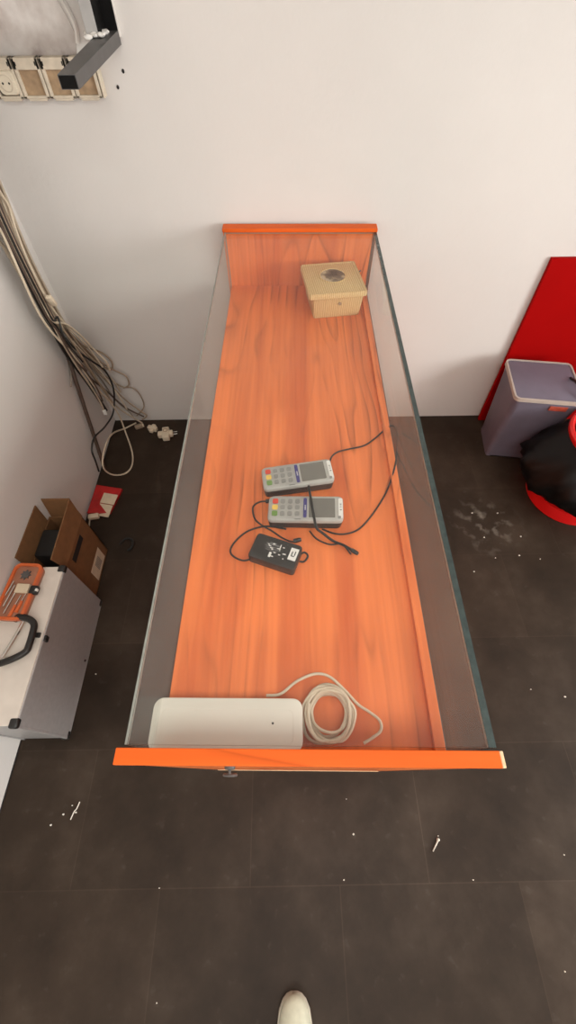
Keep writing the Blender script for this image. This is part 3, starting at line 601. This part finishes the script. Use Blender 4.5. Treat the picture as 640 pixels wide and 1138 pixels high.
# ------------------------------------------------------------------ orange tool kit on the case
tk = thing('tool_kit', 'clear lidded orange tool kit lying on top of the silver metal case', 'tool kit', (-.950, .593, ch+.0005), math.radians(-4))
b = BM(); prism(b, rrect(.098, .206, .022, 6), 0, .024, .003); obj('tray', b, 'orange_dark', tk, smooth=True)
b = BM(); ring_frame(b, rrect(.104, .212, .025, 6), rrect(.084, .192, .016, 6), .016, .030); obj('rim', b, 'orange', tk)
b = BM()
star = [( (.020 if k % 2 == 0 else .012)*math.cos(2*PI*k/16), .062+(.020 if k % 2 == 0 else .012)*math.sin(2*PI*k/16)) for k in range(16)]
loft(b, [[(x, y, .024) for x, y in star], [(x, y, .0285) for x, y in star]]); obj('bit_holder', b, 'steel_dark', tk)
for x0, y0, x1, y1 in ((-.030, -.060, -.022, .020), (-.018, -.085, -.006, .018), (-.040, -.02, -.032, .035)):
    b = BM(); tube(b, [(x0, y0, .027), (x1, y1, .027)], .003, 8, 1); obj('steel_bit', b, 'chrome', tk)
for x, y in ((.022, -.055), (.005, -.070)):
    b = BM(); tube(b, [(x, y-.024, .027), (x+.003, y, .027), (x+.004, y+.018, .027)], lambda u: .0065-.002*u, 10, 4); g = obj('screwdriver_grip', b, 'orange', tk, smooth=True)
    b = BM(); tube(b, [(x+.004, y+.016, .027), (x+.010, y+.055, .027)], .0022, 8, 1); obj('blade', b, 'chrome', g)
b = BM(); prism(b, rrect(.046, .034, .003, 3, .012, .008), .026, .0345, .002); obj('paper_card', b, 'paper', tk)
b = BM(); box(b, .038, .066, -.010, .022, .012, .034, .006, 3); lt = obj('clip', b, 'black', tk, smooth=True)
b = BM(); box(b, .060, .0675, .000, .010, .022, .0345, .002); obj('clip_insert', b, 'white_print', lt)

# ------------------------------------------------------------------ cardboard box
cb = thing('cardboard_box', 'open brown cardboard box with raised flaps, between silver case and wall corner', 'cardboard box', (-.93, .85, 0))
bx0, bx1, by0, by1, bh, th = -1.0, -.862, .722, .966, .30, .004
b = BM(); box(b, bx0, bx1, by0, by1, 0, th); box(b, bx0, bx0+th, by0, by1, 0, bh); box(b, bx1-th, bx1, by0, by1, 0, bh); box(b, bx0, bx1, by0, by0+th, 0, bh); box(b, bx0, bx1, by1-th, by1, 0, bh)
bd = obj('body', b, 'card', cb, True)
def flap(p0, p1, q1, q0):
    bm = BM(); n = (Vector(p1)-Vector(p0)).cross(Vector(q0)-Vector(p0)).normalized()*th
    loft(bm, [[Vector(p) for p in (p0, p1, q1, q0)], [Vector(p)+n for p in (p0, p1, q1, q0)]]); return bm
obj('flap', flap((bx1-.001, by0, bh), (bx1-.001, by1, bh), (bx1-.016, by1+.012, bh+.100), (bx1-.010, by0-.010, bh+.100)), 'card', cb, True)
obj('flap', flap((bx1-.004, by1-.001, bh), (bx0+.01, by1-.001, bh), (bx0+.012, by1+.016, bh+.105), (bx1-.012, by1+.016, bh+.105)), 'card', cb, True)
obj('flap', flap((bx0+.002, by1-.02, bh), (bx0+.002, by0, bh), (bx0-.003, by0, bh+.10), (bx0-.003, by1-.01, bh+.10)), 'card', cb, True)
obj('flap', flap((bx0+.004, by0+.001, bh), (bx1-.004, by0+.001, bh), (bx1-.008, by0+.040, bh-.088), (bx0+.008, by0+.040, bh-.088)), 'card', cb, True)
b = BM(); box(b, bx1-.0005, bx1+.0008, .775, .892, .242, .276); obj('hand_slot', b, 'dark_hole', bd, True)
b = BM(); box(b, bx1-.0005, bx1+.0008, .800, .925, .014, .102); lb = obj('shipping_label', b, 'paper', bd, True)
b = BM()
for k in range(7): box(b, bx1+.0007, bx1+.0013, .845+k*.007, .845+k*.007+.0035, .030, .085)
obj('label_print', b, 'grey_print', lb, True)
bgi = thing('black_pouch', 'black bag packed inside the open cardboard box', 'bag', (-.93, .84, th))
b = BM(); box(b, bx0+.0045, bx1-.012, by0+.046, by1-.075, th+.001, .320, .012, 3)
for v in b.verts: v.co.z += .012*math.sin(v.co.x*60)*math.sin(v.co.y*40) if v.co.z > .1 else 0
obj('pouch', b, 'black_matte', bgi, True, True)

# ------------------------------------------------------------------ red packet and hook on the floor
rp = thing('red_packet', 'red card packet lying on the floor by the left wall, cream card on it', 'packet', (-.925, 1.23, 0))
b = BM()
o = [(-.990, 1.335), (-.860, 1.322), (-.892, 1.170), (-.996, 1.160)]
loft(b, [[(x, y, .001) for x, y in o], [(x, y, .014+(.02 if x < -.95 else 0)) for x, y in o]]); obj('sleeve', b, 'red_pack', rp, True)
pc = thing('folded_leaflet', 'small cream folded leaflet lying over the red packet', 'leaflet', (-.915, 1.19, .02))
b = BM(); box(b, -.038, .038, -.006, .052, 0, .004, .001, 1, Matrix.Translation((-.912, 1.225, .024)) @ Matrix.Rotation(math.radians(-12), 4, 'Z') @ Matrix.Rotation(math.radians(8), 4, 'X')); obj('upper_fold', b, 'paper', pc, True)
b = BM(); box(b, -.034, .036, -.072, -.006, 0, .004, .001, 1, Matrix.Translation((-.915, 1.222, .0235)) @ Matrix.Rotation(math.radians(-12), 4, 'Z') @ Matrix.Rotation(math.radians(12), 4, 'X')); obj('lower_fold', b, 'paper', pc, True)
pl2 = thing('white_plug', 'white plug lying left of the red packet with its cord along the wall', 'plug', (-.985, 1.155, 0))
b = BM(); box(b, -.026, .026, -.014, .014, .002, .026, .006, 3, Matrix.Translation((-.968, 1.150, 0)) @ Matrix.Rotation(.2, 4, 'Z')); obj('plug_body', b, 'plug', pl2, True, True)
b = BM(); tube(b, [(-.985, 1.135, .012), (-.982, 1.10, .006), (-.972, 1.06, .005), (-.975, 1.0, .005)], .0035, 8); obj('cord', b, 'beige', pl2, True, True)
b = BM(); tube(b, [(-.806, .992, .007), (-.796, 1.012, .007), (-.776, 1.024, .008), (-.752, 1.014, .008), (-.743, .990, .008), (-.752, .966, .007), (-.764, .960, .007)], .0065, 8)
tag(obj('black_hook', b, 'black_matte', None, smooth=True), 'small black plastic hook lying on the floor between the carton and the counter', 'hook')

# ------------------------------------------------------------------ cables in the corner
for ci, (mat, r, P, lab) in enumerate(CABLES):
    if P[0][2] > 1.0:                     # the run goes on up the corner to the ceiling
        gx, gy = -.995+.016*(ci % 5), 1.826-.016*(ci//5)
        P = [(gx, gy, 2.74), (gx, gy, 2.0), (gx*.5+P[0][0]*.5, gy*.6+P[0][1]*.4, 1.5)]+list(P)
    b = BM(); tube(b, P, r, 7, 4)
    if 'connector' in lab:
        t = thing('hanging_cable', lab, 'cable', P[-1], 0, 'loose cables in the wall corner')
        obj('cord', b, mat, t, True, True)
        p = Vector(P[-1]); b = BM(); box(b, -.009, .009, -.006, .006, -.022, .008, .003, 2, Matrix.Translation(p)); obj('connector', b, 'white_print', t, True)
    else:
        tag(obj('hanging_cable', b, mat, None, smooth=True), lab, 'cable', 'loose cables in the wall corner')
b = BM(); tube(b, [(-.990, 1.70, .64), (-.990, 1.655, .545), (-.990, 1.56, .27), (-.988, 1.468, .004)], .0095, 10, 3)
tag(obj('conduit_tube', b, 'brown', None, smooth=True), 'thick dark brown tube leaning against the left wall below the cable bundle', 'tube')
b = BM(); box(b, -.011, .011, -.008, .008, -.024, .024, .003, 2, Matrix.Translation((-.888, 1.572, .889)) @ Matrix.Rotation(.4, 4, 'X'))
tag(obj('cable_connector', b, 'plug', None, smooth=True), 'cream connector block halfway up the corner cable bundle', 'connector')
# socket adapters
pa = thing('multi_plug', 'cream cross shaped multi plug adapter with metal pins on the floor', 'plug', (-.683, 1.705, 0), .15)
b = BM(); box(b, -.020, .020, -.042, .042, .003, .040, .007, 3); box(b, -.046, .040, -.017, .017, .005, .036, .006, 3); obj('body', b, 'plug', pa, smooth=True)
for y in (-.009, .009):
    b = BM(); tube(b, [(.038, y, .021), (.064, y, .021)], .0024, 8, 1); obj('pin', b, 'chrome', pa)
b = BM(); lathe(b, [(.014, 0), (.014, .0015), (.011, .0015), (.010, .0002)], 18, (0, .012, .0395)); obj('socket_face', b, 'insert', pa)
pb = thing('small_plug', 'smaller cream plug on the floor left of the cross shaped multi plug', 'plug', (-.770, 1.755, 0), -.3)
b = BM(); box(b, -.028, .028, -.013, .013, .002, .032, .006, 3); box(b, -.012, .012, -.028, .028, .004, .028, .006, 3); obj('body', b, 'plug', pb, smooth=True)
b = BM(); lathe(b, [(.009, 0), (.009, .001), (.006, .0012)], 14, (0, 0, .0315)); obj('screw_cover', b, 'socket_white', pb)

pd = thing('tan_plug', 'small tan plug against the wall foot, end of the tan cables', 'plug', (-.855, 1.775, 0), .4)
b = BM(); box(b, -.022, .022, -.012, .012, .002, .026, .006, 3); obj('body', b, 'tan', pd, smooth=True)
b = BM(); box(b, .018, .030, -.009, .009, .005, .022, .003); obj('plug_face', b, 'plug', pd)

# ------------------------------------------------------------------ socket strip and steel bracket on the back wall
ss = thing('socket_strip', 'row of old ivory wall socket frames below the bare plaster on the back wall', 'wall socket', (-.72, W, 1.445))
for k in range(4):
    x0 = -.879+k*.0815; x1 = x0+.079; y0, y1 = W-.030, W-.0005; z0, z1 = 1.400, 1.489
    b = BM()
    box(b, x0, x0+.010, y0, y1, z0, z1, .002); box(b, x1-.010, x1, y0, y1, z0, z1, .002)
    box(b, x0, x1, y0, y1, z1-.026, z1, .002); box(b, x0, x1, y0, y1, z0, z0+.007, .002)
    box(b, x0+.012, x1-.012, y0+.001, y1, z0-.005, z0+.004, .001)
    fr = obj('module_frame', b, 'socket_frame', ss, True)
    for sx in (x0+.007, x1-.013):
        b = BM(); box(b, sx+.001, sx+.0045, y0-.0006, y0+.004, z1-.017, z1-.008); obj('screw_slot', b, 'dark_hole', fr, True)
    if k == 0:
        b = BM(); loft(b, [[(x, W-.026, z) for x, z in rrect(.058, .056, .012, 4, (x0+x1)/2+.004, z0+.036)], [(x, W-.034, z) for x, z in rrect(.052, .050, .012, 4, (x0+x1)/2+.004, z0+.036)]]); so = obj('socket', b, 'socket_white', ss, True)
        b = BM(); lathe(b, [(.020, .0), (.020, .0012), (.018, .0014), (.0175, .0002)], 24, cap0=False, cap1=False); b.transform(Matrix.Translation(((x0+x1)/2+.004, W-.034, z0+.036)) @ Matrix.Rotation(PI/2, 4, 'X')); obj('socket_ring', b, 'socket_frame', so, True)
        for dx in (-.0095, .0095):
            b = BM(); lathe(b, [(.0028, 0), (.0028, .0006)], 10); b.transform(Matrix.Translation(((x0+x1)/2+.004+dx, W-.034, z0+.036)) @ Matrix.Rotation(PI/2, 4, 'X')); obj('pin_hole', b, 'dark_hole', so, True)
    else:
        b = BM(); box(b, x0+.009, x1-.009, W-.022, W-.001, z0+.006, z1-.025); obj('insert', b, 'insert', ss, True)
b = BM(); box(b, -.5525, -.546, W-.030, W-.0005, 1.400, 1.489, .002); obj('end_plate', b, 'socket_white', ss, True)

br = thing('steel_bracket', 'dark steel wall bracket with a square arm sticking out over the sockets', 'bracket', (-.50, W, 1.52))
b = BM(); box(b, -.533, -.501, 1.752, 1.757, 1.535, 2.0, .001); obj('front_plate', b, 'steel_grey', br, True, label='pale grey front plate')
b = BM(); box(b, -.505, -.499, 1.757, W-.004, 1.53, 2.0); box(b, -.505, -.463, W-.010, W-.0035, 1.53, 2.0); obj('channel', b, 'steel_black', br, True)
b = BM(); box(b, -.464, -.459, W-.012, W-.001, 1.525, 2.0, .001); obj('edge_strip', b, 'white_paint', br, True)
# square tube arm, open at its near end
def arm_mesh():
    bm = BM(); y0, y1 = 1.425, W-.006
    def sec(y, w, h, cx, cz): return [(cx-w/2, y, cz-h/2), (cx+w/2, y, cz-h/2), (cx+w/2, y, cz+h/2), (cx-w/2, y, cz+h/2)]
    loft(bm, [sec(y1, .052, .028, -.490, 1.524), sec(y0, .043, .026, -.508, 1.510), sec(y0, .037, .020, -.508, 1.510), sec(y0+.05, .037, .020, -.506, 1.511)], True, True)
    return bm
ar = obj('arm', arm_mesh(), 'steel_dark', br, True)
b = BM(); box(b, -.5275, -.4885, 1.4238, 1.428, 1.4985, 1.5215, .001); obj('arm_end_shade', b, 'steel_black', ar, True, label='dark open end of the arm, painted black')  # black plate painting the shade inside the open tube
b = BM(); rnd = random.Random(5)
for k in range(14):
    p = Vector((-.534+.0035*k, W-.075+rnd.uniform(-.030, .030), 1.5385+rnd.uniform(-.003, .003)))
    bmesh.ops.create_icosphere(b, subdivisions=2, radius=.005+rnd.random()*.004, matrix=Matrix.Translation(p) @ Matrix.Diagonal((1.5, 1.2, .7, 1)))
for v in b.verts: v.co += Vector((rnd.uniform(-1, 1), rnd.uniform(-1, 1), rnd.uniform(-1, 1)))*.0012
obj('plaster_lump', b, 'white_paint', br, True, True)

# ------------------------------------------------------------------ red board, lilac bin, black bag in red bin
rb = BM(); loft(rb, [[(1.152, 1.800, .001), (2.15, 1.800, .001), (2.15, 1.818, .001), (1.152, 1.818, .001)], [(1.128, 1.8215, .899), (2.12, 1.8215, .899), (2.12, 1.8395, .899), (1.128, 1.8395, .899)]])
tag(obj('red_board', rb, 'red_panel'), 'large flat red board leaning against the back wall behind the lilac bin', 'board')
lb_ = thing('waste_bin', 'lilac plastic waste bin with a pale rimmed lid before the red board', 'waste bin', (1.241, 1.598, 0), math.radians(-8))
H = .455
b = BM()
rings = []
for s, z, dx, dy in ((.75, .0, .004, .020), (.755, .01, .004, .020), (.96, H-.05, .001, .002), (.985, H-.02, 0, 0)):
    rings.append([(x+dx, y+dy, z) for x, y in rrect(.310*s, .288*s, .03, 5)])
loft(b, rings)
for v in b.verts:                     # arched foot: the long sides are lifted between the corner feet
    if v.co.z < .005 and abs(v.co.x-.004) < .09: v.co.z = .012
obj('body', b, 'lilac', lb_, smooth=True)
for sx in (-1, 1):
    for sy in (-1, 1):
        b = BM(); prism(b, rrect(.05, .04, .01, 3, .004+sx*.089, .020+sy*.086), 0.0, .02); obj('foot', b, 'lilac', lb_)
b = BM(); ring_frame(b, rrect(.314, .292, .026, 5), rrect(.298, .276, .020, 5), H-.016, H+.002); obj('rim', b, 'bin_rim', lb_, smooth=True, label='pale worn rim')
b = BM(); prism(b, rrect(.300, .278, .020, 5), H-.015, H-.001, .002); ld = obj('lid', b, 'lilac', lb_, smooth=True)
b = BM(); tube(b, [(.128, .035, H), (.134, -.02, H+.016), (.138, -.08, H+.018), (.140, -.128, H+.003)], .006, 8); obj('lid_handle', b, 'black', ld, smooth=True)
b = BM(); box(b, .015, .095, -.1435, -.137, H-.056, H-.032, .001); obj('sticker', b, 'label_red', lb_, label='small red sticker below the rim')

rbn = thing('red_bin', 'round red bin lined with a puffed black rubbish bag, right of the lilac bin', 'rubbish bin', (1.460, 1.255, 0))
b = BM(); lathe(b, [(.190, 0), (.197, .004), (.201, .05), (.196, .075), (.150, .09), (.14, .40), (.13, .42)], 48); obj('base', b, 'bin_red', rbn, smooth=True)
rnd = random.Random(2)
def wob(a, z):
    e = math.sin(PI*min(1, max(0, (z-.05)/.36)))
    return e*(.012*math.sin(7*a+z*18)+.009*math.sin(13*a-z*30+math.sin(5*a))+.007*math.sin(23*a+z*55)+.004*math.sin(37*a-z*80))
b = BM(); lathe(b, [(.186, .080), (.200, .098), (.222, .125), (.246, .15), (.270, .18), (.273, .21), (.272, .24), (.266, .27), (.255, .30), (.240, .335), (.212, .375), (.185, .405), (.168, .42)], 72, (0, 0, 0), wob, False, False)
for v in b.verts:
    if v.co.x < 0: v.co.x *= 1.0+.16*math.sin(PI*min(1, max(0, (v.co.z-.06)/.34)))
    if v.co.y > .165: v.co.y = .165+(v.co.y-.165)*.12
obj('bag', b, 'bag', rbn, smooth='all', label='puffed black rubbish bag')
b = BM(); lathe(b, [(.150, .395), (.190, .400), (.199, .412), (.199, .428), (.191, .436), (.186, .434), (.176, .424), (.170, .405), (.165, .38), (.0, .372)], 48, cap0=False, cap1=False); obj('lid_ring', b, 'bin_red', rbn, smooth=True, label='bright red lid ring')
b = BM(); lathe(b, [(.140, .379), (.146, .384), (.140, .388), (.134, .384), (.140, .379)], 48, cap0=False, cap1=False); obj('inner_ring', b, 'bin_red', rbn, smooth=True)
b = BM(); rnd = random.Random(9)
for k in range(40):
    x = 1.44+rnd.random()*.14; y = 1.055+rnd.random()*.03; a = rnd.random()*PI; l = .012+rnd.random()*.02
    tube(b, [(x, y, .002+rnd.random()*.004), (x+l*math.cos(a), y+l*math.sin(a), .003+rnd.random()*.006)], .0010, 5, 1)
tag(obj('straw_litter', b, 'straw_bit'), 'pinch of yellow straw bits on the floor before the red bin', 'straw', kind='stuff')

# ------------------------------------------------------------------ shoe
sh = thing('shoe', 'pale grey green canvas shoe whose rounded toe shows at the bottom of the photo', 'shoe', (.003, -.64, 0))
def sec(y, w, h, z0=.018):
    return [(w*math.copysign(abs(math.cos(a))**.75, math.cos(a)), y, z0+h*math.copysign(abs(math.sin(a))**.8, math.sin(a))*(1 if math.sin(a) > 0 else .02)) for a in [2*PI*k/20 for k in range(20)]]
prof = [(-.792, .018, .06), (-.785, .030, .075), (-.76, .037, .085), (-.72, .036, .090), (-.68, .038, .082), (-.64, .043, .066), (-.60, .047, .054), (-.56, .0465, .044), (-.53, .041, .037), (-.511, .031, .031), (-.500, .019, .024), (-.4955, .007, .014)]
b = BM(); loft(b, [sec(y, w, h) for y, w, h in prof]); b.transform(Matrix.Translation((.003, 0, 0))); obj('upper', b, 'shoe', sh, True, 'all')
b = BM(); out = [(w+.003, y) for y, w, h in prof]+[(-w-.003, y) for y, w, h in prof[::-1]]
loft(b, [[(x*s+.003, (y+.64)*s-.64, z) for x, y in out] for s, z in ((.985, .001), (1.0, .006), (1.0, .020), (.98, .024))]); obj('sole', b, 'sole', sh, True, True)
for k in range(4):
    y = -.60-.022*k; zz = .018+.055+.009*k+.004
    b = BM(); tube(b, [(-.024, y+.004, zz-.012), (.003, y, zz+.002), (.030, y-.004, zz-.012)], .003, 6); obj('lace', b, 'lace', sh, True, True)

# ------------------------------------------------------------------ litter on the floor
b = BM(); tube(b, [(.470, -.188, .004), (.492, -.160, .004)], lambda u: .0022+.0012*u, 8, 1); 
lathe(b, [(.0055, 0), (.0055, .002), (.003, .004)], 12, (.494, -.158, .002)); tag(obj('screw', b, 'screw', smooth=True), 'long steel screw lying on the dark floor tiles right of the counter', 'screw')
chips = [(-.786, -.07, .010, 'lone chip just left of the front end panel foot'), (-.821, -.099, .009, 0), (-.744, -.065, .009, 0), (-.762, -.045, .006, 0), (.212, -.139, .010, 0), (.169, -.256, .006, 0), (.586, -.262, .006, 0), (.902, -.204, .008, 0), (.803, -.47, .007, 0), (.197, -.041, .004, 0), (-.393, -.516, .005, 0), (-.424, -.267, .006, 0), (.967, 1.002, .010, 0), (1.148, 1.004, .011, 0), (1.107, .901, .011, 0), (.946, 1.145, .010, 0), (1.074, 1.142, .011, 0), (.871, .821, .009, 0), (.963, .307, .007, 0), (1.088, .278, .011, 0), (-.784, .393, .008, 0), (.497, -.148, .006, 0), (1.20, .88, .008, 0), (.99, .89, .007, 0)]
for i, (x, y, s, _) in enumerate(chips):
    b = BM(); rnd = random.Random(i); n = 6; s *= .7; a0 = rnd.random()*6
    o = [(x+s*.5*(.6+rnd.random()*.6)*math.cos(a0+2*PI*k/n)*1.3, y+s*.5*(.6+rnd.random()*.6)*math.sin(a0+2*PI*k/n)) for k in range(n)]
    loft(b, [[(px, py, .0005) for px, py in o], [(x+(px-x)*.7, y+(py-y)*.7, .0035) for px, py in o]])
    tag(obj('plaster_chip', b, 'chip'), 'tiny white plaster chip scattered on the dark floor tiles', 'chip', 'plaster chips on the floor')
b = BM(); tube(b, [(-.738, -.035, .0015), (-.744, -.055, .0015), (-.750, -.062, .0015), (-.757, -.085, .0015)], .0018, 6); tag(obj('thread', b, 'chip', smooth=True), 'short white thread on the floor left of the counter front', 'thread')

# ------------------------------------------------------------------ light
def area(name, loc, rot, sx, sy, power, colr):
    l = bpy.data.lights.new(name, 'AREA'); l.shape = 'RECTANGLE'; l.size = sx; l.size_y = sy; l.energy = power; l.color = colr
    o = bpy.data.objects.new(name, l); o.location = loc; o.rotation_euler = rot; col.objects.link(o); return o
LIGHTS = 1
area('ceiling_fill_light', (.35, -.50, ZC-.03), (0, 0, 0), 1.2, .45, 25, (1, .965, .91))
area('ceiling_fill_light', (-.15, -1.9, ZC-.03), (0, 0, 0), 1.2, .45, 24, (1, .965, .91))  # second overhead lamp, added as fill to brighten the left corner
area('window_light', (RX+.25, (wy0+wy1)/2, (wz0+wz1)/2), (0, PI/2, 0), wz1-wz0, wy1-wy0, 200, (1, .975, .94))
w = bpy.data.worlds.new('World'); sc.world = w; w.use_nodes = True
w.node_tree.nodes['Background'].inputs['Color'].default_value = (.9, .95, 1, 1); w.node_tree.nodes['Background'].inputs['Strength'].default_value = .6

# ------------------------------------------------------------------ camera
cam = bpy.data.cameras.new('Camera'); co = bpy.data.objects.new('Camera', cam); col.objects.link(co)
R = Matrix(((0.999874, 0.015066, -0.00494), (-0.015305, 0.835762, -0.548878), (-0.004141, 0.548885, 0.835888)))
co.matrix_world = Matrix.Translation((0, 0, 1.78)) @ R.to_4x4()
cam.sensor_fit = 'VERTICAL'; cam.sensor_height = 36; cam.lens = 463.897/1138*36; cam.clip_start = .01
sc.camera = co
sc.view_settings.view_transform = 'Standard'; sc.view_settings.look = 'None'; sc.view_settings.gamma = 1; sc.view_settings.use_curve_mapping = False
sc.view_settings.exposure = -0.22
